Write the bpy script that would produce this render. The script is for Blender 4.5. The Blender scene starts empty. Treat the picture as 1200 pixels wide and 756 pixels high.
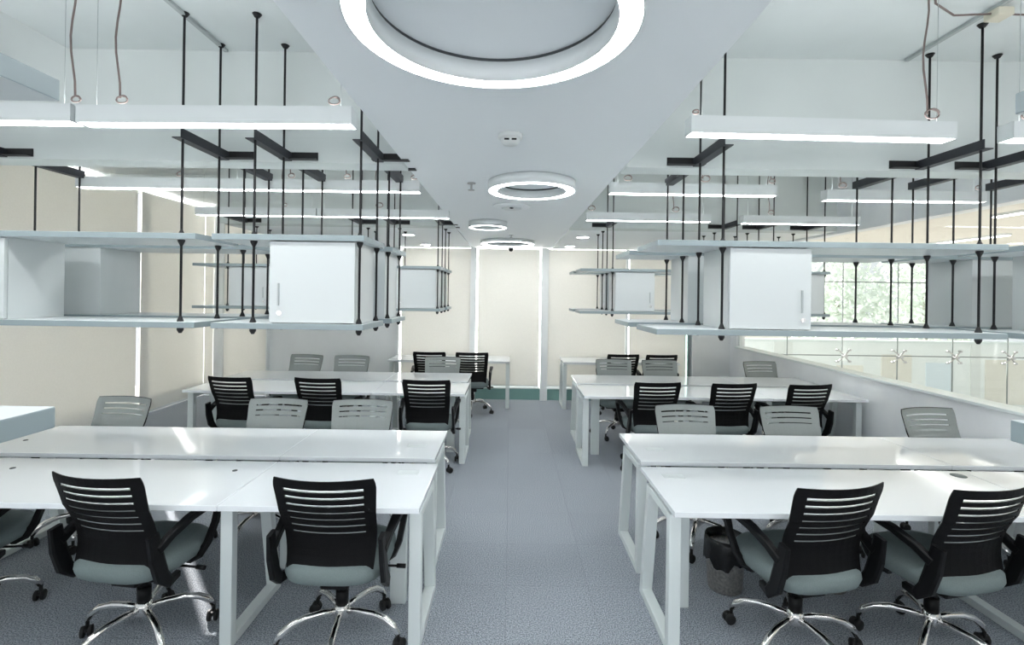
import bpy, bmesh, math, random
from mathutils import Vector, Matrix
random.seed(7)
C = bpy.context.scene.collection
PI = math.pi

# ------------------------------------------------------------------ camera
cam_d = bpy.data.cameras.new('camera')
cam_d.sensor_width = 36.0
cam_d.lens = 575.0 / 1200.0 * 36.0
cam_d.shift_x = 2.0 / 1200.0
cam_d.shift_y = -33.0 / 1200.0
cam_d.clip_end = 200
cam = bpy.data.objects.new('camera', cam_d)
C.objects.link(cam)
cam.matrix_world = Matrix.Translation((0, 0, 1.78)) @ Matrix.Rotation(PI / 2, 4, 'X') @ Matrix.Rotation(0.014, 4, 'Z')
bpy.context.scene.camera = cam

# ------------------------------------------------------------------ light, exposure
LINEAR_GLOW = 6.5
ADDED_UPLIGHT_GLOW = 3.2
RING_GLOW = 6.5
DAY_GLOW = 1.7
world = bpy.data.worlds.new('overcast_sky')
bpy.context.scene.world = world
world.use_nodes = True
bgn = world.node_tree.nodes['Background']
bgn.inputs[0].default_value = (0.95, 0.98, 1.0, 1)
bgn.inputs[1].default_value = 0.28
sun_d = bpy.data.lights.new('sun', 'SUN')
sun_d.energy = 3.6
sun_d.angle = 0.009
sun_d.color = (1.0, 0.95, 0.9)
sun = bpy.data.objects.new('sun', sun_d)
C.objects.link(sun)
sun.rotation_euler = Vector((0.65, -0.76, -0.48)).to_track_quat('-Z', 'Y').to_euler()
vs = bpy.context.scene.view_settings
vs.view_transform = 'Standard'
vs.look = 'None'
vs.gamma = 1.0
vs.use_curve_mapping = False
vs.exposure = 1.85
bpy.context.scene.cycles.max_bounces = 10
bpy.context.scene.cycles.diffuse_bounces = 6
bpy.context.scene.cycles.transparent_max_bounces = 16

# ------------------------------------------------------------------ materials
def lin(r, g, b):
    f = lambda c: (c / 255 / 12.92) if c / 255 <= 0.04045 else ((c / 255 + 0.055) / 1.055) ** 2.4
    return (f(r), f(g), f(b), 1)

def mat(name, col, rough=0.6, metal=0.0, spec=0.5, noise=None, bump=0.0, scale=40.0, coat=0.0):
    m = bpy.data.materials.new(name)
    m.use_nodes = True
    nt = m.node_tree
    b = nt.nodes['Principled BSDF']
    b.inputs['Base Color'].default_value = col
    b.inputs['Roughness'].default_value = rough
    b.inputs['Metallic'].default_value = metal
    b.inputs['Specular IOR Level'].default_value = spec
    b.inputs['Coat Weight'].default_value = coat
    if noise or bump:
        tc = nt.nodes.new('ShaderNodeTexCoord')
        nz = nt.nodes.new('ShaderNodeTexNoise')
        nz.inputs['Scale'].default_value = scale
        nz.inputs['Detail'].default_value = 5
        nt.links.new(tc.outputs['Object'], nz.inputs['Vector'])
        if noise:
            r = nt.nodes.new('ShaderNodeValToRGB')
            r.color_ramp.elements[0].position = 0.3
            r.color_ramp.elements[1].position = 0.7
            r.color_ramp.elements[0].color = noise
            r.color_ramp.elements[1].color = col
            nt.links.new(nz.outputs['Fac'], r.inputs[0])
            nt.links.new(r.outputs[0], b.inputs['Base Color'])
        if bump:
            bp = nt.nodes.new('ShaderNodeBump')
            bp.inputs['Strength'].default_value = bump
            bp.inputs['Distance'].default_value = 0.01
            nt.links.new(nz.outputs['Fac'], bp.inputs['Height'])
            nt.links.new(bp.outputs[0], b.inputs['Normal'])
    return m

def glow(name, col, strength):
    m = bpy.data.materials.new(name)
    m.use_nodes = True
    b = m.node_tree.nodes['Principled BSDF']
    b.inputs['Base Color'].default_value = (0.8, 0.8, 0.8, 1)
    b.inputs['Emission Color'].default_value = col
    b.inputs['Emission Strength'].default_value = strength
    return m

def glass(name, tint, refl=0.06):
    m = bpy.data.materials.new(name)
    m.use_nodes = True
    nt = m.node_tree
    nt.nodes.remove(nt.nodes['Principled BSDF'])
    out = nt.nodes['Material Output']
    t = nt.nodes.new('ShaderNodeBsdfTransparent')
    t.inputs[0].default_value = tint
    g = nt.nodes.new('ShaderNodeBsdfGlossy')
    g.inputs['Roughness'].default_value = 0.02
    lw = nt.nodes.new('ShaderNodeLayerWeight')
    lw.inputs['Blend'].default_value = 0.5
    pw = nt.nodes.new('ShaderNodeMath')
    pw.operation = 'POWER'
    pw.inputs[1].default_value = 4.0
    ml = nt.nodes.new('ShaderNodeMath')
    ml.operation = 'MULTIPLY_ADD'
    ml.inputs[1].default_value = 0.4
    ml.inputs[2].default_value = refl / 2
    nt.links.new(lw.outputs['Facing'], pw.inputs[0])
    nt.links.new(pw.outputs[0], ml.inputs[0])
    mx = nt.nodes.new('ShaderNodeMixShader')
    nt.links.new(ml.outputs[0], mx.inputs[0])
    nt.links.new(t.outputs[0], mx.inputs[1])
    nt.links.new(g.outputs[0], mx.inputs[2])
    nt.links.new(mx.outputs[0], out.inputs[0])
    return m

M = {}
M['wall'] = mat('white_paint', lin(241, 244, 244), 0.7, noise=lin(237, 240, 240), scale=3)
M['plaster'] = mat('patchy_plaster', lin(246, 248, 249), 0.55, noise=lin(230, 233, 237), scale=2.2)
M['ceiling'] = mat('ceiling_paint', lin(243, 246, 247), 0.75)
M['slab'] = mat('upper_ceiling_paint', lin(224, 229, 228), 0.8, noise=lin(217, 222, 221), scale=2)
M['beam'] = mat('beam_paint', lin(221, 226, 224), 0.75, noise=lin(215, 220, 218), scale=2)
M['blind'] = mat('blind_fabric', lin(236, 235, 230), 0.85, noise=lin(232, 231, 226), bump=0.05, scale=60)
M['teal'] = mat('teal_skirting', lin(126, 166, 160), 0.45)
M['top'] = mat('gloss_white_laminate', lin(236, 240, 243), 0.09, spec=0.6, coat=0.3)
M['steel'] = mat('white_powder_coat', lin(224, 231, 230), 0.4)
M['board'] = mat('white_board', lin(214, 220, 221), 0.35)
M['edge'] = mat('grey_edge_band', lin(142, 155, 158), 0.4)
M['door'] = mat('white_cabinet_board', lin(203, 208, 208), 0.3)
M['black'] = mat('black_steel', lin(16, 16, 19), 0.5)
M['bracket'] = mat('dark_grey_angle_steel', lin(52, 54, 60), 0.5, metal=0.2)
M['plastic'] = mat('black_plastic', lin(12, 12, 14), 0.45, spec=0.3)
M['mesh'] = mat('black_mesh_fabric', lin(9, 9, 11), 0.6, spec=0.2, bump=0.25, scale=300)
M['cover'] = mat('grey_back_fabric', lin(212, 219, 217), 0.8, noise=lin(204, 212, 210), bump=0.1, scale=220)
M['seat'] = mat('grey_seat_fabric', lin(128, 140, 140), 0.85, noise=lin(118, 131, 131), bump=0.1, scale=200)
M['chrome'] = mat('chrome', (0.86, 0.84, 0.82, 1), 0.08, metal=1.0)
M['rubber'] = mat('black_rubber', lin(18, 18, 19), 0.6)
M['bin'] = mat('brushed_bin_steel', (0.72, 0.68, 0.63, 1), 0.35, metal=1.0, noise=(0.4, 0.37, 0.34, 1), scale=70)
M['bag'] = mat('black_bin_bag', lin(14, 14, 15), 0.25, bump=0.5, scale=30)
M['housing'] = mat('lamp_housing', lin(226, 230, 230), 0.5)
M['linear'] = glow('linear_lamp_diffuser', (0.97, 0.99, 1.0, 1), LINEAR_GLOW)
M['added_uplight'] = glow('added_lamp_uplight', (0.97, 0.99, 1.0, 1), ADDED_UPLIGHT_GLOW)
M['ring'] = glow('ring_lamp_diffuser', (0.97, 0.99, 1.0, 1), RING_GLOW)
M['spot'] = glow('downlight_diffuser', (1.0, 0.99, 0.97, 1), 5.0)
M['down'] = glow('strong_downlight_diffuser', (1.0, 0.99, 0.97, 1), 13.0)
M['day'] = glow('daylit_frosted_glass', (1.0, 0.99, 0.97, 1), DAY_GLOW)
M['added_fill'] = glow('added_fill_behind_camera', (0.97, 0.98, 1.0, 1), 0.95)
M['wire'] = mat('grey_brown_cable', lin(120, 106, 102), 0.6)
M['galv'] = mat('grey_conduit', lin(172, 178, 178), 0.5)
M['cream'] = mat('cream_plastic', lin(214, 208, 190), 0.5)
M['detector'] = mat('white_plastic', lin(226, 228, 226), 0.45)
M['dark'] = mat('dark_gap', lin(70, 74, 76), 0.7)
M['stone'] = mat('pale_stone', lin(236, 232, 224), 0.8, noise=lin(226, 221, 211), scale=1.2)
M['soffit'] = mat('beige_soffit', lin(228, 224, 216), 0.7)
M['pane_blue'] = mat('pale_blue_panel', lin(222, 232, 240), 0.4)
M['paving'] = mat('pale_paving', lin(186, 182, 174), 0.8, noise=lin(176, 172, 164), scale=1.5)
M['leaf'] = mat('pale_leaf', lin(236, 241, 234), 0.6, noise=lin(230, 237, 228), scale=3)
M['bark'] = mat('bark', lin(190, 182, 168), 0.8)
M['clear'] = glass('balustrade_glass', (0.98, 0.99, 0.985, 1))
M['facade'] = glass('facade_glass', (0.965, 0.983, 0.982, 1))
M['joint'] = mat('grey_joint', lin(120, 128, 128), 0.6)
M['inox'] = mat('stainless_fitting', (0.5, 0.5, 0.5, 1), 0.35, metal=1.0)

def translucent(m, share):
    nt = m.node_tree
    b = nt.nodes['Principled BSDF']
    out = nt.nodes['Material Output']
    tr = nt.nodes.new('ShaderNodeBsdfTranslucent')
    for l in list(nt.links):
        if l.to_socket == b.inputs['Base Color']:
            nt.links.new(l.from_socket, tr.inputs[0])
    mx = nt.nodes.new('ShaderNodeMixShader')
    mx.inputs[0].default_value = share
    nt.links.new(b.outputs[0], mx.inputs[1])
    nt.links.new(tr.outputs[0], mx.inputs[2])
    nt.links.new(mx.outputs[0], out.inputs[0])
translucent(M['blind'], 0.12)

def see_through_mesh(m, share):
    nt = m.node_tree
    b = nt.nodes['Principled BSDF']
    tr = nt.nodes.new('ShaderNodeBsdfTransparent')
    mx = nt.nodes.new('ShaderNodeMixShader')
    mx.inputs[0].default_value = share
    nt.links.new(b.outputs[0], mx.inputs[1])
    nt.links.new(tr.outputs[0], mx.inputs[2])
    nt.links.new(mx.outputs[0], nt.nodes['Material Output'].inputs[0])
see_through_mesh(M['cover'], 0.66)

def carpet():
    m = bpy.data.materials.new('blue_grey_carpet')
    m.use_nodes = True
    nt = m.node_tree
    b = nt.nodes['Principled BSDF']
    b.inputs['Roughness'].default_value = 0.95
    b.inputs['Specular IOR Level'].default_value = 0.1
    tc = nt.nodes.new('ShaderNodeTexCoord')
    n1 = nt.nodes.new('ShaderNodeTexNoise')
    n1.inputs['Scale'].default_value = 150
    n1.inputs['Detail'].default_value = 4
    n2 = nt.nodes.new('ShaderNodeTexNoise')
    n2.inputs['Scale'].default_value = 1.6
    br = nt.nodes.new('ShaderNodeTexBrick')
    br.offset = 0.0
    br.inputs['Color1'].default_value = (1, 1, 1, 1)
    br.inputs['Color2'].default_value = (0.93, 0.93, 0.93, 1)
    br.inputs['Mortar'].default_value = (0.82, 0.82, 0.82, 1)
    br.inputs['Scale'].default_value = 1.0
    br.inputs['Mortar Size'].default_value = 0.003
    br.inputs['Brick Width'].default_value = 0.5
    br.inputs['Row Height'].default_value = 0.5
    for n in (n1, n2, br):
        nt.links.new(tc.outputs['Object'], n.inputs['Vector'])
    r = nt.nodes.new('ShaderNodeValToRGB')
    r.color_ramp.elements[0].position = 0.36
    r.color_ramp.elements[1].position = 0.64
    r.color_ramp.elements[0].color = lin(102, 108, 115)
    r.color_ramp.elements[1].color = lin(196, 203, 212)
    nt.links.new(n1.outputs['Fac'], r.inputs[0])
    mx = nt.nodes.new('ShaderNodeMixRGB')
    mx.blend_type = 'MULTIPLY'
    mx.inputs[0].default_value = 1
    nt.links.new(r.outputs[0], mx.inputs[1])
    nt.links.new(br.outputs['Color'], mx.inputs[2])
    nt.links.new(mx.outputs[0], b.inputs['Base Color'])
    bp = nt.nodes.new('ShaderNodeBump')
    bp.inputs['Strength'].default_value = 0.4
    bp.inputs['Distance'].default_value = 0.005
    nt.links.new(n1.outputs['Fac'], bp.inputs['Height'])
    nt.links.new(bp.outputs[0], b.inputs['Normal'])
    return m
M['carpet'] = carpet()

# ------------------------------------------------------------------ mesh helpers
class MB:
    def __init__(s):
        s.v, s.f, s.m, s.sm = [], [], [], []
    def add(s, verts, faces, mi=0, smooth=False):
        o = len(s.v)
        s.v += [tuple(p) for p in verts]
        for f in faces:
            s.f.append([i + o for i in f]); s.m.append(mi); s.sm.append(smooth)
        return s
    def box(s, x0, x1, y0, y1, z0, z1, mi=0, side=None, bev=0.0):
        if bev:
            bm = bmesh.new()
            bmesh.ops.create_cube(bm, size=1)
            for v in bm.verts:
                v.co = Vector(((x0 + x1) / 2 + v.co.x * (x1 - x0), (y0 + y1) / 2 + v.co.y * (y1 - y0), (z0 + z1) / 2 + v.co.z * (z1 - z0)))
            bmesh.ops.bevel(bm, geom=bm.edges[:], offset=bev, segments=2, affect='EDGES', profile=0.5)
            bm.verts.index_update()
            bm.normal_update()
            for f in bm.faces:
                m_ = mi
                if side is not None and abs(f.normal.z) < 0.8:
                    m_ = side
                o = len(s.v)
                s.v += [tuple(v.co) for v in f.verts]
                s.f.append(list(range(o, o + len(f.verts)))); s.m.append(m_); s.sm.append(False)
            bm.free()
            return s
        v = [(x0, y0, z0), (x1, y0, z0), (x1, y1, z0), (x0, y1, z0), (x0, y0, z1), (x1, y0, z1), (x1, y1, z1), (x0, y1, z1)]
        s.add(v, [(3, 2, 1, 0), (4, 5, 6, 7)], mi)
        s.add(v, [(0, 1, 5, 4), (1, 2, 6, 5), (2, 3, 7, 6), (3, 0, 4, 7)], mi if side is None else side)
        return s
    def tube(s, pts, rad, n=10, mi=0, cap=True, smooth=True):
        pts = [Vector(p) for p in pts]
        if not hasattr(rad, '__len__'):
            rad = [rad] * len(pts)
        rings = []
        up = Vector((0.13, 0.37, 0.92))
        for i, p in enumerate(pts):
            t = (pts[min(i + 1, len(pts) - 1)] - pts[max(i - 1, 0)]).normalized()
            a = t.cross(up)
            if a.length < 0.15:
                a = t.cross(Vector((1, 0, 0)))
            a.normalize()
            b = t.cross(a)
            up = -t.cross(a.cross(t)) if False else up
            rings.append([p + (a * math.cos(2 * PI * k / n) + b * math.sin(2 * PI * k / n)) * rad[i] for k in range(n)])
        v = [q for r in rings for q in r]
        f = []
        for i in range(len(pts) - 1):
            for k in range(n):
                f.append((i * n + k, i * n + (k + 1) % n, (i + 1) * n + (k + 1) % n, (i + 1) * n + k))
        s.add(v, f, mi, smooth)
        if cap:
            s.add(rings[0], [tuple(range(n))[::-1]], mi)
            s.add(rings[-1], [tuple(range(n))], mi)
        return s
    def lathe(s, prof, c=(0, 0, 0), n=24, mi=0, smooth=True, sup=2.0, a=1.0, b=1.0):
        v, f = [], []
        for (r, z) in prof:
            for k in range(n):
                t = 2 * PI * k / n
                ct, st = math.cos(t), math.sin(t)
                q = (abs(ct) ** sup + abs(st) ** sup) ** (-1 / sup)
                v.append((c[0] + a * r * q * ct, c[1] + b * r * q * st, c[2] + z))
        for i in range(len(prof) - 1):
            for k in range(n):
                f.append((i * n + k, i * n + (k + 1) % n, (i + 1) * n + (k + 1) % n, (i + 1) * n + k))
        return s.add(v, f, mi, smooth)
    def sweep(s, pts, wx, th, mi=0, smooth=False):
        """rectangular bar along points that lie about in a YZ plane; wx across X, th in the plane"""
        pts = [Vector(p) for p in pts]
        k = len(pts)
        wx = wx if hasattr(wx, '__len__') else [wx] * k
        th = th if hasattr(th, '__len__') else [th] * k
        v, f = [], []
        for i, p in enumerate(pts):
            t = (pts[min(i + 1, k - 1)] - pts[max(i - 1, 0)]).normalized()
            nn = Vector((0, -t.z, t.y)).normalized()
            X = Vector((1, 0, 0))
            for (a, b) in ((-1, -.7), (-.7, -1), (.7, -1), (1, -.7), (1, .7), (.7, 1), (-.7, 1), (-1, .7)):
                v.append(p + X * a * wx[i] / 2 + nn * b * th[i] / 2)
        for i in range(k - 1):
            for j in range(8):
                f.append((i * 8 + j, i * 8 + (j + 1) % 8, (i + 1) * 8 + (j + 1) % 8, (i + 1) * 8 + j))
        f.append(tuple(range(8))[::-1]); f.append(tuple(range((k - 1) * 8, k * 8)))
        return s.add(v, f, mi, smooth)
    def prism(s, poly, x0, x1, mi=0):
        """polygon of (y, z) points extruded along X"""
        n = len(poly)
        v = [(x0, y, z) for y, z in poly] + [(x1, y, z) for y, z in poly]
        f = [tuple(range(n))[::-1], tuple(range(n, 2 * n))] + [(i, (i + 1) % n, n + (i + 1) % n, n + i) for i in range(n)]
        return s.add(v, f, mi)
    def mesh(s, name, mats):
        me = bpy.data.meshes.new(name)
        me.from_pydata(s.v, [], s.f)
        for m_ in (mats if isinstance(mats, (list, tuple)) else [mats]):
            me.materials.append(m_)
        for p, mi, sm in zip(me.polygons, s.m, s.sm):
            p.material_index = mi
            p.use_smooth = sm
        bm = bmesh.new()
        bm.from_mesh(me)
        bmesh.ops.remove_doubles(bm, verts=bm.verts, dist=1e-5)
        bmesh.ops.recalc_face_normals(bm, faces=bm.faces)
        bm.to_mesh(me)
        bm.free()
        return me

def link(name, data, parent=None, loc=None, rz=0.0):
    o = bpy.data.objects.new(name, data)
    C.objects.link(o)
    if parent is not None:
        o.parent = parent
    if loc is not None:
        o.location = loc
    if rz:
        o.rotation_euler = (0, 0, rz)
    return o

def obj(name, mb, mats, parent=None, loc=None, rz=0.0):
    return link(name, mb.mesh(name, mats), parent, loc, rz)

def tag(o, label, cat, group=None):
    o['label'] = label
    o['category'] = cat
    if group:
        o['group'] = group
    return o

def thing(name, label, cat, loc=(0, 0, 0), rz=0.0, group=None):
    return tag(link(name, None, None, loc, rz), label, cat, group)

def struct(name, mb, mats, parent=None):
    o = obj(name, mb, mats, parent)
    if parent is None:
        o['kind'] = 'structure'
    return o

def copy_tree(o, parent=None):
    c = o.copy()
    C.objects.link(c)
    if parent is not None:
        c.parent = parent
        c.matrix_parent_inverse = o.matrix_parent_inverse.copy()
    for ch in list(o.children):
        copy_tree(ch, c)
    return c

# ------------------------------------------------------------------ the setting
XL, XR, YB, Y0 = -5.2, 3.75, 8.34, -3.4
ZC, ZB, ZS = 3.22, 2.555, 2.575        # upper ceiling, beams, middle strip
GAPY0, GAPY1 = 6.76, 6.84              # gap between two blinds of the side wall

struct('floor', MB().box(XL - .15, XR + .15, Y0 - .1, YB + .2, -.12, 0), M['carpet'])
cl = MB()
cl.box(XL - .15, XR + .15, 3.05, YB + .2, ZC, ZC + .15)
cl.box(-2.68, XR + .15, Y0 - .1, 3.05, ZC, ZC + .15)
cl.box(XL - .15, -2.68, Y0 - .1, 3.05, ZC + .35, ZC + .5)
cl.box(-2.68, -2.60, Y0 - .1, 3.05, ZC + .15, ZC + .5)
struct('ceiling', cl, M['slab'])
struct('ceiling_strip', MB().box(-.66, .69, Y0, YB, ZS, ZC), M['ceiling'])
struct('ceiling_end_bay', MB().box(-3.36, -.66, 5.85, YB, ZB, ZC).box(.69, XR, 5.85, YB, ZB, ZC), M['ceiling'])
struct('ceiling_beam', MB().box(XL, -.66, 2.95, 3.12, ZB, ZC + .35).box(.69, XR, 2.95, 3.12, ZB, ZC), M['beam'])
struct('ceiling_beam', MB().box(-3.36, -.66, 5.65, 5.85, ZB, ZC).box(.69, XR, 5.65, 5.85, ZB, ZC).box(XL, -3.36, 6.15, 6.35, 3.08, ZC), M['beam'])
struct('wall_back', MB().box(XL - .15, XR + .15, YB, YB + .15, 0, ZC + .1), M['wall'])
struct('wall_front', MB().box(XL - .15, XR + .15, Y0 - .1, Y0, 0, ZC + .4), M['wall'])
wl = MB()
wl.box(XL - .02, XL, Y0, GAPY0, 0, ZC + .5).box(XL - .02, XL, GAPY1 + .14, YB, 0, ZC).box(XL - .02, XL, GAPY0, GAPY1 + .14, 0, .22).box(XL - .02, XL, GAPY0, GAPY1 + .14, 3.12, ZC)
struct('wall_left', wl, M['wall'])
struct('wall_right', MB().box(XR, XR + .14, Y0, YB, 0, .945).box(XR, XR + .14, Y0, YB, 2.53, ZC + .1).box(XR, XR + .14, 8.12, YB, .94, 2.54), M['plaster'])
struct('trim_1', MB().box(XR - .03, XR + .17, Y0, 8.12, .945, .972, bev=.004), M['steel'])     # sill cap
struct('baseboard_back', MB().box(-1.86, 3.0, YB - .035, YB, 0, .185), M['teal'])
struct('trim_2', MB().box(-1.86, 3.0, YB - .045, YB, .185, .222), M['steel'])
# side-wall daylight slot above the blinds, end-wall frosted windows
struct('window_21', MB().box(XL + .3, XR - .3, Y0 + .001, Y0 + .012, .9, 2.45), M['added_fill'])  # added glowing panel out of view, brightens the middle ceiling strip
struct('window_20', MB().box(XL + .002, XL + .012, 2.0, GAPY0 - .01, .24, 3.10).box(XL + .002, XL + .012, GAPY1 + .15, YB - .1, .24, 3.10), M['day'])
struct('window_1', MB().box(XL + .002, XL + .012, 2.0, 6.14, 3.175, 3.2).box(XL + .002, XL + .012, 6.36, YB - .1, 3.175, 3.2), M['day'])
cols = [(-4.97, -4.82), (-.672, -.575), (.52, .64), (1.945, 1.985), (2.985, 3.0)]
wins = [(-4.80, -4.18), (-5.19, -4.97), (-1.86, -.672), (-.575, .52), (.64, 1.945), (1.985, 2.985)]
for i, (a, b) in enumerate(wins):
    zt = 3.16 if a < -3.4 else 2.55
    struct('window_%d' % (i + 2), MB().box(a, b, YB - .012, YB - .002, .225, zt), M['day'])
for i, (a, b) in enumerate(cols):
    zt = ZC if a < -3.4 else ZB
    struct('trim_%d' % (i + 4), MB().box(a, b, YB - .11, YB, 0, zt), M['teal'] if i == 4 else M['wall'])
struct('trim_12', MB().box(-4.098, -4.08, YB - .09, YB, 0, ZC).box(-1.885, -1.866, YB - .09, YB, 0, ZB), M['wall'])  # returns added to block pane glow spilling onto the wall panel
struct('trim_9', MB().box(3.05, 3.22, YB - .16, YB, 0, ZB), M['wall'])
# roller blinds
def blind(name, label, x0, x1, y0, y1, z0, z1):
    t = thing(name, label, 'blind', ((x0 + x1) / 2, (y0 + y1) / 2, z0), 0, 'beige roller blinds over the windows')
    cx, cy = (x0 + x1) / 2, (y0 + y1) / 2
    along_x = (x1 - x0) > (y1 - y0)
    obj('fabric', MB().box(x0 - cx, x1 - cx, y0 - cy, y1 - cy, .02, z1 - z0), M['blind'], t)
    if along_x:
        obj('bottom_bar', MB().box(x0 - cx, x1 - cx, y0 - cy - .008, y1 - cy + .008, 0, .022), M['housing'], t)
    else:
        obj('bottom_bar', MB().box(x0 - cx - .008, x1 - cx + .008, y0 - cy, y1 - cy, 0, .022), M['housing'], t)
yb0, yb1 = YB - .075, YB - .065
blind('roller_blind', 'narrow beige roller blind in the corner beside the white corner column', -5.148, -4.995, yb0, yb1, .03, 3.14)
blind('roller_blind', 'beige roller blind between the corner column and the white end-wall panel', -4.82, -4.1, yb0, yb1, .03, 3.14)
blind('roller_blind', 'beige end-wall roller blind beside the white wall panel, behind the shelves', -1.83, -.674, yb0, yb1, .23, 2.543)
blind('roller_blind', 'beige roller blind closing the aisle, between two white columns', -.545, .495, yb0, yb1, .23, 2.543)
blind('roller_blind', 'beige end-wall roller blind just beyond the aisle on the glazed side', .642, 1.943, yb0, yb1, .23, 2.543)
blind('roller_blind', 'beige end-wall roller blind next to the thin green post', 2.01, 2.97, yb0, yb1, .23, 2.543)
blind('roller_blind', 'tall beige side-wall roller blind between the bright slit and the room corner', XL + .04, XL + .05, GAPY1, YB - .076, .03, 3.14)
blind('roller_blind', 'wide tall beige side-wall roller blind on the camera side of the bright slit', XL + .04, XL + .05, 4.3, GAPY0, .03, 3.14)
blind('roller_blind', 'tall beige side-wall roller blind partly cut by the picture edge behind the shelves', XL + .04, XL + .05, 2.0, 4.299, .03, 3.14)

# glazed side: window panes on the half wall
py = [8.12, 6.76, 5.36, 4.0, 2.6, 1.2]
for i in range(5):
    struct('window_%d' % (i + 8), MB().box(XR + .055, XR + .067, py[i + 1] + .006, py[i] - .006, .97, 2.535), M['clear'])
struct('trim_10', MB().box(XR + .04, XR + .08, 8.085, 8.12, .972, 2.53), M['steel'])

# ------------------------------------------------------------------ desks
UNIT = 0.97
DEPTH = 0.62
def leg_frame_mb():
    """one closed steel loop: upright, slanting back leg, floor rail and top rail; x centred, y from the desk's front edge"""
    m = MB()
    w = .03
    m.box(-w, w, .085, .135, .0, .70, bev=.004)
    m.prism([(.44, .70), (.49, .70), (.62, .0), (.57, .0)], -w, w)
    m.box(-w, w, .135, .575, .0, .045, bev=.004)
    m.box(-w, w, .135, .45, .66, .70, bev=.004)
    return m
frame_me = leg_frame_mb().mesh('leg_frame', M['steel'])
def bench(xs, sgn, units, y0, label, riser=False, grommets=(), trunk=True):
    """xs: aisle end, sgn: direction away from the aisle"""
    t = thing('bench_desk', label, 'desk', (xs, y0, 0), 0, 'white bench desks')
    cuts = [0.0]
    for u in units:
        cuts.append(cuts[-1] + u)
    for k in range(len(units)):
        a, b = sorted((sgn * (cuts[k] + .0015), sgn * (cuts[k + 1] - .0015)))
        obj('tabletop', MB().box(a, b, 0, DEPTH, .722, .75, bev=.003), M['top'], t)
    for k, c in enumerate(cuts):
        x = sgn * c
        x += sgn * .034 if k == 0 else (-sgn * .034 if k == len(units) else 0)
        link('leg_frame', frame_me, t, (x, 0, 0))
    a, b = sorted((sgn * .06, sgn * (cuts[-1] - .06)))
    obj('crossbeam', MB().box(a, b, .15, .19, .692, .721), M['steel'], t)
    obj('crossbeam', MB().box(a, b, .40, .44, .692, .721), M['steel'], t)
    if riser:
        x = sgn * .20
        obj('cable_riser', MB().box(x - .045, x + .045, .46, .50, 0, .72, bev=.004), M['steel'], t)
    for (gx, gy, r, c) in grommets:
        if r > 0:
            obj('cable_grommet', MB().lathe([(0, .0035), (r * .8, .0035), (r, .002), (r, -.002)], (sgn * gx, gy, .75), 20), M[c], t)
        else:
            obj('cable_flap', MB().box(sgn * gx - .06, sgn * gx + .06, gy - .03, gy + .03, .7495, .7515, bev=.0008), M['board'], t)
    return t
LB, RB = 'blind side', 'glazed side'
bench(-.42, -1, (.97, 1.94), 2.345, 'white bench desk in the front cluster on the blind side, half with black chairs', riser=True,
      grommets=((1.14, .46, .014, 'dark'), (.15, .47, -1, 'board'), (2.4, .45, .014, 'dark')))
bench(-.455, -1, (.97, 1.94), 3.06, 'white bench desk in the front cluster on the blind side, half with grey chairs',
      grommets=((2.80, .25, .014, 'dark'), (.16, .25, -1, 'board')))
bench(-.45, -1, (.97, 1.94), 5.04, 'white bench desk in the middle cluster on the blind side, half with black chairs', riser=True)
bench(-.48, -1, (.97, 1.94), 5.74, 'white bench desk in the middle cluster on the blind side, half with grey chairs')
bench(.01, -1, (1.88,), 7.54, 'single white desk against the end wall on the blind side, reaching into the aisle')
bench(.80, 1, (1.94, .97), 2.345, 'white bench desk in the front cluster on the glazed side, half with black chairs', riser=True,
      grommets=((1.85, .54, .04, 'joint'), (.15, .47, -1, 'board')))
bench(.83, 1, (1.94, .97), 3.06, 'white bench desk in the front cluster on the glazed side, half with grey chairs',
      grommets=((.16, .25, -1, 'board'),))
bench(.77, 1, (1.94, .97), 5.02, 'white bench desk in the middle cluster on the glazed side, half with black chairs', riser=True)
bench(.80, 1, (1.94, .97), 5.74, 'white bench desk in the middle cluster on the glazed side, half with grey chairs')
bench(.83, 1, (1.80,), 7.54, 'single white desk against the end wall on the glazed side')
for (x, y, lab) in ((-1.41, 2.965, 'small dark joining plate in the desk gap of the front blind-side cluster'),
                    (2.755, 2.965, 'small dark joining plate in the desk gap of the front glazed-side cluster')):
    t = obj('joining_plate', MB().box(-.05, .05, 0, .095, .69, .72).box(-.05, .05, .0, .006, .66, .72), M['dark'], None, (x, y, 0))
    tag(t, lab, 'bracket')

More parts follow.
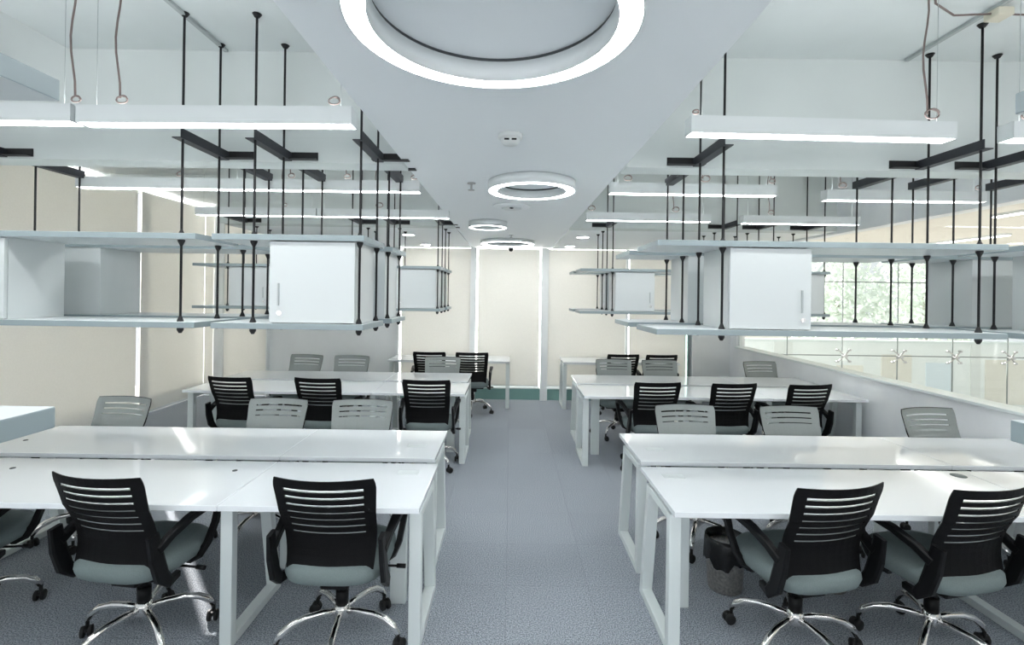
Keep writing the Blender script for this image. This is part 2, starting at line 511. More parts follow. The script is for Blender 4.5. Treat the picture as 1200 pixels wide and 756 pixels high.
# ------------------------------------------------------------------ chairs
def back_point(u, v, off):
    w = .208 + .034 * v - .012 * max(0, v - .93) / .07
    y = -.205 - .115 * v ** 1.5 + .028 * math.sin(PI * min(1, v * 1.6)) + .055 * u * u * (0.55 + .45 * v)
    z = .47 + .462 * v
    return Vector((u * w, y + off, z + off * .25))
def back_mb(off, th, umax, v0, v1, nslots, up=0.0, dn=0.0):
    slots = [(.905 - .084 * k + up, .905 - .084 * k - (.035, .031, .026, .024, .023, .022, .022)[k] - dn) for k in range(nslots)]
    vs_ = sorted(set([v0, v1] + [s for a in slots for s in a] + [.06, .13, .2, .27, .34, .955]))
    vs_ = [v for v in vs_ if v0 <= v <= v1]
    us = [-1, -.97, -.9, -.78, -.6, -.4, -.2, 0, .2, .4, .6, .78, .9, .97, 1]
    us = [u * umax for u in us]
    bm = bmesh.new()
    grid = [[bm.verts.new(back_point(u, v, off)) for u in us] for v in vs_]
    for j in range(len(vs_) - 1):
        vm = (vs_[j] + vs_[j + 1]) / 2
        inslot = any(b < vm < a for a, b in slots)
        for i in range(len(us) - 1):
            um = (us[i] + us[i + 1]) / 2
            if inslot and abs(um) < .78 * umax:
                continue
            bm.faces.new((grid[j][i], grid[j][i + 1], grid[j + 1][i + 1], grid[j + 1][i]))
    bmesh.ops.recalc_face_normals(bm, faces=bm.faces)
    bmesh.ops.solidify(bm, geom=bm.faces[:], thickness=th)
    bmesh.ops.recalc_face_normals(bm, faces=bm.faces)
    return bm
def bm_mesh(bm, name, m, smooth=False):
    me = bpy.data.meshes.new(name)
    bm.to_mesh(me)
    bm.free()
    me.materials.append(m)
    for p in me.polygons:
        p.use_smooth = smooth
    return me
def make_chair():
    t = thing('office_chair', 'x', 'chair')
    link('backrest', bm_mesh(back_mb(.0, .005, 1.0, 0, 1, 7), 'backrest', M['mesh']), t)
    c = link('backrest_cover', bm_mesh(back_mb(.0065, .002, .985, .03, .99, 3, -.007, -.007), 'backrest_cover', M['cover']), t)
    c['label'] = 'grey fabric facing of the backrest'
    st = MB()
    st.lathe([(0, .40), (.86, .40), (.96, .412), (1.0, .44), (.985, .468), (.92, .488), (.75, .497), (.4, .50), (0, .50)], (0, .015, 0), 40, sup=3.6, a=.245, b=.245)
    s = obj('seat', st, M['seat'], t)
    s['label'] = 'grey fabric seat cushion'
    obj('seat_plate', MB().box(-.17, .17, -.13, .15, .375, .402, bev=.006).box(-.07, .07, -.12, .12, .33, .376, bev=.01), M['plastic'], t)
    for sx in (-1, 1):
        x = sx * .262
        a = MB()
        a.sweep([(sx * .235, -.05, .385), (x, -.13, .392), (x, -.175, .44), (x, -.205, .54), (x * .985, -.225, .655)], [.03, .03, .028, .026, .022], [.03, .05, .068, .07, .058])
        a.sweep([(x, -.2, .575), (x * 1.02, -.13, .615), (x * 1.06, -.03, .653), (x * 1.08, .06, .668), (x * 1.08, .135, .66), (x * 1.07, .165, .625),
                 (x * 1.04, .15, .55), (x, .11, .46), (sx * .235, .08, .40), (sx * .2, .05, .388)],
                [.03, .034, .045, .052, .048, .036, .03, .03, .03, .03], [.045, .04, .034, .032, .034, .036, .036, .038, .036, .03])
        obj('armrest', a, M['plastic'], t)
    lv = MB().tube([(.12, .02, .38), (.30, .03, .375)], .006, 8).tube([(.27, .03, .376), (.315, .03, .375)], .011, 8)
    obj('lever', lv, M['plastic'], t)
    obj('gas_lift', MB().tube([(0, 0, .19), (0, 0, .27)], .032, 14).tube([(0, 0, .26), (0, 0, .34)], .024, 14), M['plastic'], t)
    hb = MB().lathe([(0, .125), (.03, .125), (.04, .135), (.042, .17), (.036, .195), (.026, .2), (0, .2)], (0, 0, 0), 20)
    hub = obj('hub', hb, M['chrome'], t)
    leg = MB()
    leg.tube([(0, .025, .162), (0, .09, .168), (0, .17, .165), (0, .235, .148), (0, .28, .118), (0, .305, .082)], [.016, .016, .0165, .017, .0175, .016], 10)
    leg_me = leg.mesh('base_leg', M['chrome'])
    ca = MB()
    for sx in (-1, 1):
        ca.lathe([(0, -.009), (.024, -.009), (.028, -.006), (.028, .006), (.024, .009), (0, .009)], (0, 0, 0), 14)
        n = len(ca.v) // (1 if sx < 0 else 2)
        for i in range(len(ca.v) - 84, len(ca.v)):
            px, py_, pz = ca.v[i]
            ca.v[i] = (pz + sx * .016, px + .012, py_ + .028)
    ca.box(-.008, .008, -.012, .03, .03, .05, bev=.003)
    ca.tube([(0, 0, .045), (0, 0, .085)], .009, 8)
    ca_me = ca.mesh('caster', M['rubber'])
    for k in range(5):
        a = 2 * PI * k / 5
        link('base_leg', leg_me, hub, None, a)
        p = Matrix.Rotation(a, 3, 'Z') @ Vector((0, .305, 0))
        link('caster', ca_me, hub, p, a + (.8, 2.1, -.6, 1.4, -1.9)[k])
    return t
proto = None
def chair(xb, yb, yaw, label, group, turn=None):
    """xb, yb: where the top of the backrest stands; yaw 0 faces the end wall"""
    global proto
    d = Matrix.Rotation(yaw, 3, 'Z') @ Vector((0, .31, 0))
    if proto is None:
        proto = make_chair()
        o = proto
    else:
        o = copy_tree(proto)
    o.location = (xb + d.x, yb + d.y, 0)
    o.rotation_euler = (0, 0, yaw)
    turn = random.uniform(0, 72) if turn is None else turn
    for ch in o.children:
        if ch.name.startswith('hub'):
            ch.rotation_euler = (0, 0, math.radians(turn) - yaw)
    tag(o, label, 'chair', group)
    return o
R = math.radians
GB, GG = 'office chairs seen from behind', 'office chairs seen from the front'
chair(-.84, 2.19, R(-1), 'office chair seen from behind at the front blind-side desk, first from the aisle', GB, 43)
chair(-1.885, 2.19, R(-8), 'office chair seen from behind at the front blind-side desk, second from the aisle', GB, 14)
chair(-2.86, 2.30, R(6), 'office chair at the front blind-side desk, cut by the picture edge, third from the aisle', GB)
chair(1.53, 2.19, R(11), 'office chair seen from behind at the front glazed-side desk beside the bin', GB, 51)
chair(2.235, 2.20, R(12), 'office chair seen from behind at the front glazed-side desk, second from the aisle', GB, 60)
chair(-.81, 4.76, R(0), 'office chair seen from behind at the middle blind-side desk, first from the aisle', GB)
chair(-1.89, 4.78, R(-4), 'office chair seen from behind at the middle blind-side desk, between two others', GB)
chair(-2.76, 4.78, R(-8), 'office chair seen from behind at the middle blind-side desk, last from the aisle', GB)
chair(1.475, 4.80, R(4), 'office chair seen from behind at the middle glazed-side desk, first from the aisle', GB)
chair(2.235, 4.80, R(6), 'office chair seen from behind at the middle glazed-side desk, between two others', GB)
chair(2.99, 4.80, R(8), 'office chair seen from behind at the middle glazed-side desk, by the half wall', GB)
chair(-.54, 7.05, R(2), 'office chair seen from behind at the end-wall blind-side desk, beside the aisle', GB)
chair(-1.16, 7.05, R(0), 'office chair seen from behind at the end-wall blind-side desk, away from the aisle', GB)
chair(1.66, 7.08, R(4), 'office chair seen from behind at the end-wall glazed-side desk, nearer the aisle', GB)
chair(2.22, 7.08, R(5), 'office chair seen from behind at the end-wall glazed-side desk, by the green post', GB)
chair(-1.145, 3.90, PI + R(1), 'grey-fronted office chair at the front blind-side cluster, first from the aisle', GG)
chair(-1.80, 3.90, PI - R(3), 'grey-fronted office chair at the front blind-side cluster, middle one', GG)
chair(-2.99, 3.88, PI - R(8), 'grey-fronted office chair at the front blind-side cluster, before the blinds', GG)
chair(1.37, 3.88, PI + R(2), 'grey-fronted office chair at the front glazed-side cluster, first from the aisle', GG)
chair(2.18, 3.88, PI + R(3), 'grey-fronted office chair at the front glazed-side cluster, middle one', GG)
chair(3.26, 3.88, PI + R(8), 'grey-fronted office chair at the front glazed-side cluster, by the half wall', GG)
chair(-.885, 6.58, PI, 'grey-fronted office chair at the middle blind-side cluster, first from the aisle', GG)
chair(-2.09, 6.58, PI - R(3), 'grey-fronted office chair at the middle blind-side cluster, middle one', GG)
chair(-2.70, 6.62, PI - R(10), 'grey-fronted office chair at the middle blind-side cluster, last from the aisle', GG)
chair(1.38, 6.56, PI, 'grey-fronted office chair at the middle glazed-side cluster, first from the aisle', GG)
chair(1.985, 6.56, PI + R(2), 'grey-fronted office chair at the middle glazed-side cluster, middle one', GG)
chair(3.31, 6.56, PI + R(8), 'grey-fronted office chair at the middle glazed-side cluster, by the half wall', GG)

# ------------------------------------------------------------------ hanging shelves and their cabinets
ZU0, ZU1, ZL0, ZL1 = 2.04, 2.07, 1.585, 1.615
FERRULES = (('cone', ZU0), ('cap', ZU1), ('foot', ZL1), ('nut', ZL0))
FERRULE_ME = {
    'cone': MB().lathe([(.006, -.034), (.009, -.026), (.017, -.008), (.017, 0), (0, 0)], n=12).mesh('ferrule', M['black']),
    'cap': MB().lathe([(.006, .022), (.008, .016), (.014, .003), (.014, 0), (0, 0)], n=12).mesh('ferrule', M['black']),
    'foot': MB().lathe([(.006, .03), (.009, .022), (.016, .004), (.016, 0), (0, 0)], n=12).mesh('ferrule', M['black']),
    'nut': MB().lathe([(0, -.03), (.007, -.03), (.016, -.014), (.016, 0), (0, 0)], n=12).mesh('ferrule', M['black'])}
def hanging_shelf(x0, kind, y0, rear, label, beam_y, ceil_z=ZC, rod_y=None):
    W, rods = (1.79, (.352, 1.687)) if kind == 'long' else (.778, (.19, .741))
    D = .40
    t = thing('hanging_shelf', label, 'shelf', (x0, y0, ZL0), 0, 'shelves hung on black rods')
    o = lambda name, mb, m: obj(name, mb, m, t, (0, 0, -ZL0))
    o('shelf_board', MB().box(0, W, 0, D, ZU0, ZU1, 0, side=1, bev=.002), [M['board'], M['edge']])
    o('shelf_board', MB().box(0, W, 0, D, ZL0, ZL1, 0, side=1, bev=.002), [M['board'], M['edge']])
    yb = beam_y - y0
    ry = rod_y or ((.05, .37) if not rear else (.04, .36))
    for r in rods:
        for k, y in enumerate(ry):
            m = MB().tube([(r, y, ZL0 - .03), (r, y, ceil_z - .001)], .0062, 8)
            m.lathe([(0, ceil_z - .02), (.012, ceil_z - .02), (.024, ceil_z - .002), (0, ceil_z - .002)], (r, y, 0), 12)
            rod = o('rod', m, M['black'])
            for prof in FERRULES:
                fr = link('ferrule', FERRULE_ME[prof[0]], rod)
                fr.location = (r, y, prof[1])
        # angle arm that ties the rod pair to the beam, with its plate on the beam face
        side = 1 if x0 < 0 else -1
        ya, yb_ = (ry[0] - .03, yb) if not rear else (yb, ry[1] + .03)
        xa = r + side * .008
        a = MB()
        a.box(min(xa, xa + side * .005), max(xa, xa + side * .005), ya, yb_, 2.562, 2.612)
        a.box(min(xa, xa - side * .045), max(xa, xa - side * .045), ya, yb_, 2.562, 2.567)
        o('angle_arm', a, M['bracket'])
        p = MB()
        s_ = -1 if not rear else 1
        xp0, xp1 = (r - .05, r + .17) if side > 0 else (r - .17, r + .05)
        yq0, yq1 = sorted((yb, yb + s_ * .005))
        yr0, yr1 = sorted((yb, yb + s_ * .045))
        p.box(xp0, xp1, yq0, yq1, 2.570, 2.615).box(xp0, xp1, yr0, yr1, 2.567, 2.572)
        o('beam_plate', p, M['black'])
    return t

def cabinet(x0, kind, y0, rear, label):
    a, b = (.378, .80) if kind == 'long' else (.286, .728)
    z0, z1 = ZL1 + .001, ZU0 - .001
    D = .34
    t = thing('shelf_cabinet', label, 'cabinet', (x0 + a, y0, z0), 0, 'white cabinets on the hanging shelves')
    w, h = b - a, z1 - z0
    s = .018
    f0, f1, d0, d1 = (.020, D, .0, .018) if not rear else (.0, D - .020, D - .018, D)
    obj('side_panel', MB().box(0, s, f0, f1, 0, h), M['door'], t)
    obj('side_panel', MB().box(w - s, w, f0, f1, 0, h), M['door'], t)
    yb = (f1 - .012, f1) if not rear else (f0, f0 + .012)
    obj('back_panel', MB().box(s, w - s, yb[0], yb[1], 0, h), M['door'], t)
    obj('top_panel', MB().box(s, w - s, f0 + .014, f1 - .014, h - s, h - .002), M['door'], t)
    obj('base_panel', MB().box(s, w - s, f0 + .014, f1 - .014, .002, s), M['door'], t)
    d = obj('door', MB().box(.002, w - .002, d0, d1, .003, h - .004, bev=.002), M['door'], t)
    hx = .05 if (kind == 'short') != rear else w - .05
    sg = -1 if not rear else 1
    yf = d0 if not rear else d1
    hq = sorted((yf, yf + sg * .008))
    obj('handle', MB().box(hx - .004, hx + .004, hq[0], hq[1], .09, .205, bev=.001), M['galv'], d)
    k = MB().tube([(hx + .005, yf + sg * -.001, .052), (hx + .005, yf + sg * .006, .052)], .0115, 16).box(hx + .003, hx + .007, min(yf, yf + sg * .009), max(yf, yf + sg * .009), .044, .060)
    obj('lock', k, M['chrome'], d)
    return t
units = [(-1.526, 'short', 'short shelf', LB + ' by the aisle'), (-3.40, 'long', 'long shelf', LB + ' by the windows'),
         (.748, 'long', 'long shelf', RB + ' by the aisle'), (2.64, 'short', 'short shelf', RB + ' by the half wall')]
for ri, (yo, rname) in enumerate(((0.0, 'front row'), (2.74, 'middle row'))):
    for (x0, kind, nm, where) in units:
        beam0, beam1 = (2.95, 3.12) if ri == 0 else (5.65, 5.85)
        hanging_shelf(x0, kind, 2.50 + yo, False, '%s, %s, %s, camera side of beam' % (nm, rname, where), beam0)
        hanging_shelf(x0, kind, 3.10 + yo, True, '%s, %s, %s, far side of beam' % (nm, rname, where), beam1,
                      ZC if (ri == 0) else ZB)
        cabinet(x0, kind, 2.52 + yo, False, 'white cabinet with door showing, %s, %s' % (rname, where))
        cabinet(x0, kind, 3.11 + yo, True, 'white cabinet showing its back panel, %s, %s' % (rname, where))
for (x0, kind, lab) in ((-1.41, 'short', 'shelf hung close to the camera on the blind side, only its two board ends showing'),
                        (.70, 'long', 'shelf hung close to the camera on the glazed side, only its two board ends showing')):
    hanging_shelf(x0, kind, .285, True, lab, .285, ZC, (.04, .29))

# ------------------------------------------------------------------ linear pendant lamps
def coil_pts(c, r, n=26, turns=1.3, ax=0.0):
    P = []
    for i in range(n):
        t = 2 * PI * turns * i / (n - 1)
        rr = r * (1 + .12 * math.sin(2.3 * t))
        P.append((c[0] + rr * math.cos(t), c[1] + .004 * i / n + rr * ax * math.sin(t), c[2] + rr * math.sin(t) * .8))
    return P
def pendant(x0, x1, y, z, yaw, label, cables, ceil=ZC):
    L = x1 - x0
    t = thing('linear_pendant_lamp', label, 'lamp', ((x0 + x1) / 2, y, z), yaw, 'long white pendant lamps')
    h = L / 2
    obj('housing', MB().box(-h, h, -.038, -.034, 0, .072).box(-h, h, .034, .038, 0, .072).box(-h, h, -.038, -.018, .072, .076).box(-h, h, .018, .038, .072, .076)
        .box(-h, -h + .004, -.036, .036, 0, .074).box(h - .004, h, -.036, .036, 0, .074), M['housing'], t)
    obj('diffuser', MB().box(-h + .005, h - .005, -.0335, .0335, .002, .010), M['linear'], t)
    obj('added_uplight_strip', MB().box(-h + .005, h - .005, -.0175, .0175, .066, .072), M['added_uplight'], t)  # added upward glow that brightens the upper ceiling
    for sx in (-1, 1):
        obj('suspension_wire', MB().tube([(sx * (h - .06), 0, .076), (sx * (h - .06), 0, ceil - z - .001)], .0012, 5), M['galv'], t)
    for (cx, r, straight) in cables:
        m = MB()
        px = cx - (x0 + x1) / 2
        if straight:
            top = ceil - z
            P = [(px + .012 * math.sin(i * .9), 0, top - (top - .12) * i / 9) for i in range(10)]
            m.tube(P, .0042, 6)
        m.tube(coil_pts((px + r, -.005, .09 + r), r), .0036, 6)
        obj('cable', m, M['wire'], t)
pendant(-1.893, -.69, 2.15, 2.50, -.02, 'pendant lamp hung over the front blind-side desk, beside the aisle', ((-1.74, .022, True), (-.80, .022, False)))
pendant(-3.10, -1.905, 2.15, 2.50, 0, 'pendant lamp hung over the front blind-side desk, by the picture edge', ((-1.93, .018, True),))
pendant(-1.895, -.657, 3.52, 2.50, 0, 'pendant lamp behind the first beam on the blind side, beside the aisle', ((-1.6, .02, True), (-1.2, .02, True), (-.72, .02, False)))
pendant(-3.10, -1.91, 3.52, 2.50, 0, 'pendant lamp behind the first beam on the blind side, before the blinds', ((-2.4, .02, False),))
pendant(-1.855, -.60, 4.72, 2.50, 0, 'pendant lamp before the second beam on the blind side, beside the aisle', ((-.68, .022, False), (-1.3, .03, True)))
pendant(-3.02, -1.865, 4.72, 2.50, 0, 'pendant lamp before the second beam on the blind side, before the blinds', ((-2.2, .02, True),))
pendant(.78, 1.975, 2.20, 2.50, .03, 'pendant lamp hung over the front glazed-side desk, beside the aisle', ((1.86, .03, True), (.80, .012, False)))
pendant(2.21, 3.42, 2.20, 2.50, 0, 'pendant lamp hung over the front glazed-side desk, cut by the picture edge', ((2.28, .024, False),))
pendant(.695, 1.88, 3.50, 2.505, .015, 'pendant lamp behind the first beam on the glazed side, beside the aisle', ((.80, .025, False), (1.35, .03, True), (1.84, .02, True)))
pendant(2.29, 3.45, 3.60, 2.50, 0, 'pendant lamp behind the first beam on the glazed side, by the glass', ((2.40, .025, True), (3.40, .02, False)))
pendant(.72, 1.91, 4.72, 2.50, .01, 'pendant lamp before the second beam on the glazed side, beside the aisle', ((.74, .03, False), (1.55, .03, True)))
pendant(2.24, 3.38, 4.78, 2.50, .01, 'pendant lamp before the second beam on the glazed side, by the glass', ((2.5, .025, True),))

# ------------------------------------------------------------------ ring lamps on the strip
def ring_lamp(x, y, D, band, drop, label):
    t = thing('ring_lamp', label, 'lamp', (x, y, ZS - drop), 0, 'round ring lamps on the ceiling strip')
    ro, ri = D / 2, D / 2 - band
    e = .006
    obj('housing', MB().lathe([(ro - e, 0), (ro, 0), (ro, drop - .004), (ro - .012, drop - .004)], n=72)
        .lathe([(ri + e, 0), (ri, 0), (ri, drop - .012), (ri + .012, drop - .012)], n=72)
        .lathe([(ro - .012, drop - .004), (ri + .012, drop - .012)], n=72), M['housing'], t)
    obj('diffuser', MB().lathe([(ri + e, .012), (ri + e, .003), (ro - e, .003), (ro - e, .012)], n=72), M['ring'], t)
    obj('gap_shade_band', MB().lathe([(ro - .02, drop - .006), (ro - .02, drop)], n=72).lathe([(ri + .004, drop - .013), (ri + .004, drop)], n=72), M['dark'], t)  # dark band coloured as the shade between ring and ceiling
ring_lamp(-.055, 1.325, .795, .07, .075, 'large ring lamp overhead, cut by the picture top')
ring_lamp(.14, 3.46, .615, .068, .07, 'ring lamp second along the ceiling strip, beyond the smoke detector')
ring_lamp(-.255, 5.38, .42, .045, .07, 'smallest ring lamp, third along the ceiling strip')
ring_lamp(-.05, 7.30, .80, .075, .05, 'ring lamp at the end of the ceiling strip by the blinds')

# ------------------------------------------------------------------ small ceiling things
t = thing('smoke_detector', 'white round smoke detector on the ceiling strip between two ring lamps', 'detector', (-.01, 2.44, ZS))
obj('base', MB().lathe([(0, 0), (.06, 0), (.06, -.02), (.056, -.024), (0, -.024)], n=28), M['detector'], t)
obj('sensor_cap', MB().lathe([(.046, -.024), (.046, -.038), (.036, -.05), (.02, -.054), (0, -.054)], n=28), M['detector'], t)
obj('vent_slot', MB().box(-.03, -.006, -.0475, -.043, -.04, -.032).box(.006, .03, -.0475, -.043, -.04, -.032), M['plastic'], t)
t = thing('sprinkler_head', 'small metal sprinkler head on the ceiling strip before the second ring lamp', 'sprinkler', (-.29, 3.52, ZS))
obj('pipe', MB().tube([(0, 0, 0), (0, 0, -.05)], .008, 8).lathe([(0, 0), (.03, 0), (.03, -.006), (0, -.006)], n=14), M['inox'], t)
obj('deflector', MB().lathe([(0, -.05), (.024, -.05), (.024, -.053), (0, -.053)], n=12), M['inox'], t)
t = thing('sprinkler_head', 'tiny sprinkler head on the ceiling strip before the last ring lamp', 'sprinkler', (.0, 6.55, ZS))
obj('pipe', MB().tube([(0, 0, 0), (0, 0, -.04)], .008, 8).lathe([(0, 0), (.03, 0), (.03, -.006), (0, -.006)], n=14), M['inox'], t)
obj('deflector', MB().lathe([(0, -.04), (.024, -.04), (.024, -.043), (0, -.043)], n=12), M['inox'], t)
t = thing('ceiling_speaker', 'pale round ceiling fitting with dark centre beyond the second ring lamp', 'speaker', (-.0, 4.42, ZS))
obj('rim', MB().lathe([(0, 0), (.17, 0), (.165, -.01), (.10, -.018), (0, -.018)], n=32), M['ceiling'], t)
obj('grille', MB().lathe([(.09, -.018), (.09, -.026), (.06, -.032), (0, -.032)], n=28), M['board'], t)
obj('sensor_dot', MB().lathe([(.02, -.032), (.018, -.045), (0, -.05)], (0, -.07, .012), n=12), M['plastic'], t)
t = thing('dome_camera', 'small black camera ball at the ceiling edge above the aisle blind', 'camera', (.0, 8.18, ZS))
obj('mount', MB().lathe([(0, 0), (.05, 0), (.05, -.03), (0, -.03)], n=18), M['detector'], t)
obj('lens_ball', MB().lathe([(.036, -.03), (.04, -.045), (.03, -.07), (.012, -.08), (0, -.081)], n=18), M['plastic'], t)
for (x, y, lab) in ((-1.36, 6.5, 'round downlight in the end bay on the blind side, farther from the end wall'),
                    (-1.36, 7.8, 'round downlight in the end bay on the blind side, close to the end wall'),
                    (.95, 6.5, 'round downlight in the end bay on the glazed side, farther from the end wall'),
                    (.93, 7.75, 'round downlight in the end bay on the glazed side, close to the end wall')):
    t = thing('downlight', lab, 'lamp', (x, y, ZB), 0, 'downlights in the end bay')
    obj('rim', MB().lathe([(.085, 0), (.09, -.006), (.075, -.009)], n=28), M['housing'], t)
    obj('diffuser', MB().lathe([(.076, -.001), (.076, -.007), (0, -.007)], n=28), M['down'], t)
def conduit(x, ya, yb, lab):
    t = obj('cable_trunking', MB().box(x - .012, x + .012, ya, yb, ZC - .018, ZC - .001, bev=.002), M['galv'])
    tag(t, lab, 'conduit', 'cable trunking on the upper ceiling')
conduit(-1.715, .6, 2.93, 'thin grey cable trunking on the upper ceiling of the blind side')
conduit(2.345, .6, 2.93, 'thin grey cable trunking on the upper ceiling of the glazed side')
t = obj('junction_box', MB().box(-.04, .04, -.04, .04, -.04, 0, bev=.006), M['cream'], None, (2.37, 2.40, ZC - .018))
tag(t, 'cream junction box on the cable trunking of the glazed side', 'box')
cb = MB()
cb.tube([(1.88, 2.2, ZC - .01), (2.0, 2.33, ZC - .03), (2.15, 2.40, ZC - .045), (2.34, 2.40, ZC - .035)], .005, 6)
cb.tube([(2.40, 2.40, ZC - .035), (2.52, 2.38, ZC - .05), (2.66, 2.30, ZC - .03), (2.8, 2.2, ZC - .008)], .005, 6)
tag(obj('ceiling_cable', cb, M['wire']), 'loose grey cable sagging from the junction box on the ceiling', 'cable')

# ------------------------------------------------------------------ waste bins
def bin_(x, y, label):
    t = thing('waste_bin', label, 'bin', (x, y, 0), 0, 'steel waste bins with black bags')
    obj('bucket', MB().lathe([(0, .004), (.095, .004), (.098, .0), (.10, .01), (.115, .30), (.119, .305), (.113, .305), (.096, .012), (0, .012)], n=32), M['bin'], t)
    m = MB()
    n = 48
    prof = [(.100, .27), (.108, .315), (.117, .318), (.122, .30), (.124, .25), (.127, .17)]
    v, f = [], []
    for i, (r, z) in enumerate(prof):
        for k in range(n):
            a = 2 * PI * k / n
            q = 1 + (.02 * math.sin(9 * a) + .015 * math.sin(17 * a + 1)) * (i / 5)
            dz = (.022 * math.sin(4 * a + .7) + .012 * math.sin(11 * a)) * (max(0, i - 2) / 3)
            v.append((r * q * math.cos(a), r * q * math.sin(a), z + dz))
    for i in range(len(prof) - 1):
        for k in range(n):
            f.append((i * n + k, i * n + (k + 1) % n, (i + 1) * n + (k + 1) % n, (i + 1) * n + k))
    m.add(v, f, 0, True)
    obj('bag', m, M['bag'], t)
bin_(1.345, 3.02, 'steel waste bin with a black bag under the front glazed-side desk, near the aisle')
bin_(2.0, 3.05, 'steel waste bin with a black bag hidden behind the front glazed-side chair')

# ------------------------------------------------------------------ atrium beyond the glass
struct('ceiling_atrium', MB().box(XR + .14, 17, Y0, 12.2, 2.78, 2.95), M['soffit'])
struct('floor_atrium', MB().box(XR + .14, 17, Y0, 12.2, -3.2, -3.0), M['stone'])
fx = [5.45, 6.79, 8.14, 9.49, 10.84, 12.19, 13.54, 14.89]
fz = [-3.0, -1.4, .40, 2.2, 2.78]
YF = 12.0
n = 30
for i in range(len(fx) - 1):
    for j in range(len(fz) - 1):
        struct('window_%d' % n, MB().box(fx[i] + .012, fx[i + 1] - .012, YF, YF + .02, fz[j] + .012, fz[j + 1] - .012), M['facade'])
        n += 1
jm = MB()
for x in fx:
    jm.box(x - .012, x + .012, YF + .002, YF + .018, -3, 2.78)
for z in fz[1:-1]:
    jm.box(fx[0], fx[-1], YF + .002, YF + .018, z - .012, z + .012)
struct('trim_11', jm, M['joint'])
struct('wall_atrium', MB().box(XR + .14, 5.44, YF, YF + .2, -3, 2.78), M['wall'])
sp = MB()
for sx in (-1, 1):
    for sz in (-1, 1):
        sp.tube([(0, -.08, 0), (sx * .08, -.07, sz * .09), (sx * .15, -.05, sz * .14)], [.022, .017, .013], 6)
        sp.tube([(sx * .15, -.075, sz * .14), (sx * .15, 0, sz * .14)], .026, 8)
sp.tube([(0, -.16, 0), (0, 0, 0)], .035, 8)
sp_me = sp.mesh('spider_fitting', M['inox'])
for k, x in enumerate(fx[2:7]):
    o = link('spider_fitting', sp_me, None, (x, YF, .40))
    tag(o, 'four-armed steel fitting clamping panes of the far glass facade, counted %s from the half wall' % ('first', 'second', 'third', 'fourth', 'fifth')[k], 'fitting', 'spider fittings of the far facade')
for k, (x, ya, yb, lab) in enumerate(((7.3, 7.2, 9.2, 'slim lamp on the beige soffit beyond the glass, nearer the half wall'), (9.1, 7.4, 9.6, 'slim lamp on the beige soffit beyond the glass, farther out'),
                                 (5.6, 5.2, 5.7, 'short slim lamp on the beige soffit beyond the glass, by the beam'))):
    t = thing('soffit_lamp', lab, 'lamp', (x, (ya + yb) / 2, 2.78), 0, 'slim lamps on the outer soffit')
    h = (yb - ya) / 2
    obj('housing', MB().box(-.05, .05, -h, h, -.03, 0), M['housing'], t)
    obj('diffuser', MB().box(-.042, .042, -h + .01, h - .01, -.036, -.0301), M['spot'], t)
# outside: pale building, steel arch, trees
t = thing('pale_building', 'pale stone building blurred behind the far glass facade', 'building', (9.0, 22, -6))
obj('wall', MB().box(-3.6, 5.4, 0, 4, 0, 8.4), M['stone'], t)
obj('roof_slab', MB().box(-3.9, 5.7, -.3, 4.3, 8.4, 8.7), M['wall'], t)
for i in range(5):
    for j in range(3):
        obj('window', MB().box(-3.0 + i * 1.7, -1.9 + i * 1.7, -.03, .03, 1.2 + j * 2.5, 2.7 + j * 2.5), M['galv'], t)
arch = MB()
arch.tube([(8.6 + 1.6 * (1 - math.cos(a)) - .4, 14.5, -1.5 + 4.6 * math.sin(a)) for a in [i * PI / 2 / 14 for i in range(15)]], .06, 8)
arch.tube([(8.25, 14.5, .2), (9.2, 14.5, 2.1)], .04, 8)
arch.tube([(8.25, 14.5, -3), (8.2, 14.5, -1.4)], .06, 8)
tag(obj('steel_arch', arch, M['steel']), 'curved white steel arch standing behind the far glass facade', 'arch')
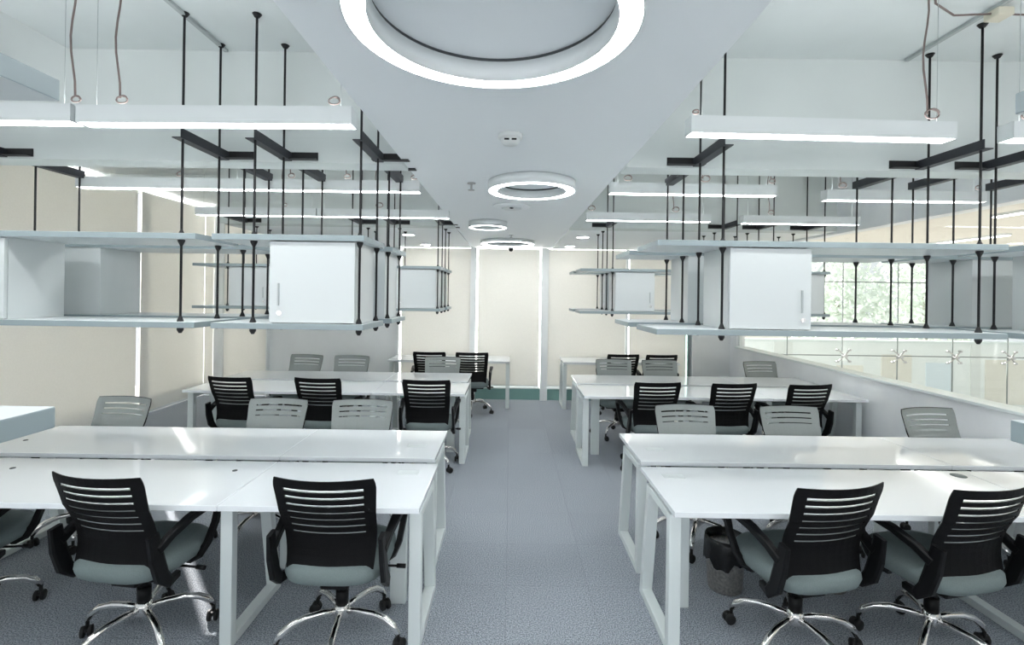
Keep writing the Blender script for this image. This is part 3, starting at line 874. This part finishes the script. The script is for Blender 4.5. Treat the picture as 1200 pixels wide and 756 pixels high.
def tree(x, y, z, r, label):
    t = thing('tree', label, 'tree', (x, y, z - 5), 0, 'trees behind the facade')
    obj('trunk', MB().tube([(0, 0, 0), (.1, 0, 2.5), (0, .1, 5)], [.16, .13, .07], 8), M['bark'], t)
    m = MB()
    for i in range(2600):
        d = Vector((random.gauss(0, 1), random.gauss(0, 1), random.gauss(0, 1)))
        d = d.normalized() * r * random.random() ** .4
        d.z *= 1.15
        c = Vector((0, 0, 5)) + d
        a = Vector((random.gauss(0, 1), random.gauss(0, 1), random.gauss(0, 1))).normalized() * .13
        b = a.cross(Vector((random.gauss(0, 1), random.gauss(0, 1), random.gauss(0, 1)))).normalized() * .06
        m.add([c - a, c + b, c + a, c - b], [(0, 1, 2, 3)])
    f = obj('foliage', m, M['leaf'], t)
    f['kind'] = 'stuff'
tree(11.25, 16.8, 1.6, 1.5, 'pale green tree behind the far facade, nearer the steel arch')
tree(14.6, 17.2, 1.9, 1.7, 'pale green tree behind the far facade, farther from the arch')
struct('ground', MB().box(-30, 60, 12.2, 70, -6.3, -6.0), M['paving'])
t = thing('garden_wall', 'pale garden wall just outside the far glass facade', 'wall', (12, 13.2, -6))
obj('masonry', MB().box(-6.4, 7, 0, .2, 0, 6.62), M['wall'], t)
obj('coping', MB().box(-6.45, 7.05, -.05, .25, 6.62, 6.68), M['steel'], t)
for (x0, x1, z0, z1, c) in ((-4.9, -4.4, 5.2, 6.62, 'detector'), (-3.2, -2.5, 5.2, 6.0, 'stone'), (-2.0, -1.2, 5.0, 6.3, 'stone'), (-.8, -.1, 5.2, 6.1, 'pane_blue'), (.4, .65, 5, 6.62, 'detector'), (.8, 1.9, 5.0, 6.2, 'stone')):
    obj('wall_panel', MB().box(x0, x1, -.03, .0, z0, z1), M[c], t)

# ------------------------------------------------------------------ unseen rest of the office; its lamps and desks added for fill light
for (x0, x1, y, lab) in ((-1.9, -.7, .83, 'unseen pendant lamp added over the blind side just above the camera'),
                         (-3.1, -1.91, .83, 'unseen pendant lamp added over the blind side above the camera, by the blinds'),
                         (.78, 1.97, .83, 'unseen pendant lamp added over the glazed side just above the camera'),
                         (2.21, 3.42, .83, 'unseen pendant lamp added over the glazed side above the camera, by the glass')):
    pendant(x0, x1, y, 2.50, 0, lab, ())
bench(-.44, -1, (.97, 1.94), -.36, 'white bench desk behind the camera on the blind side, rear half of its cluster')
bench(-.44, -1, (.97, 1.94), .36, 'white bench desk just below the camera on the blind side')
bench(.80, 1, (1.94, .97), -.36, 'white bench desk behind the camera on the glazed side, rear half of its cluster')
bench(.80, 1, (1.94, .97), .36, 'white bench desk just below the camera on the glazed side')
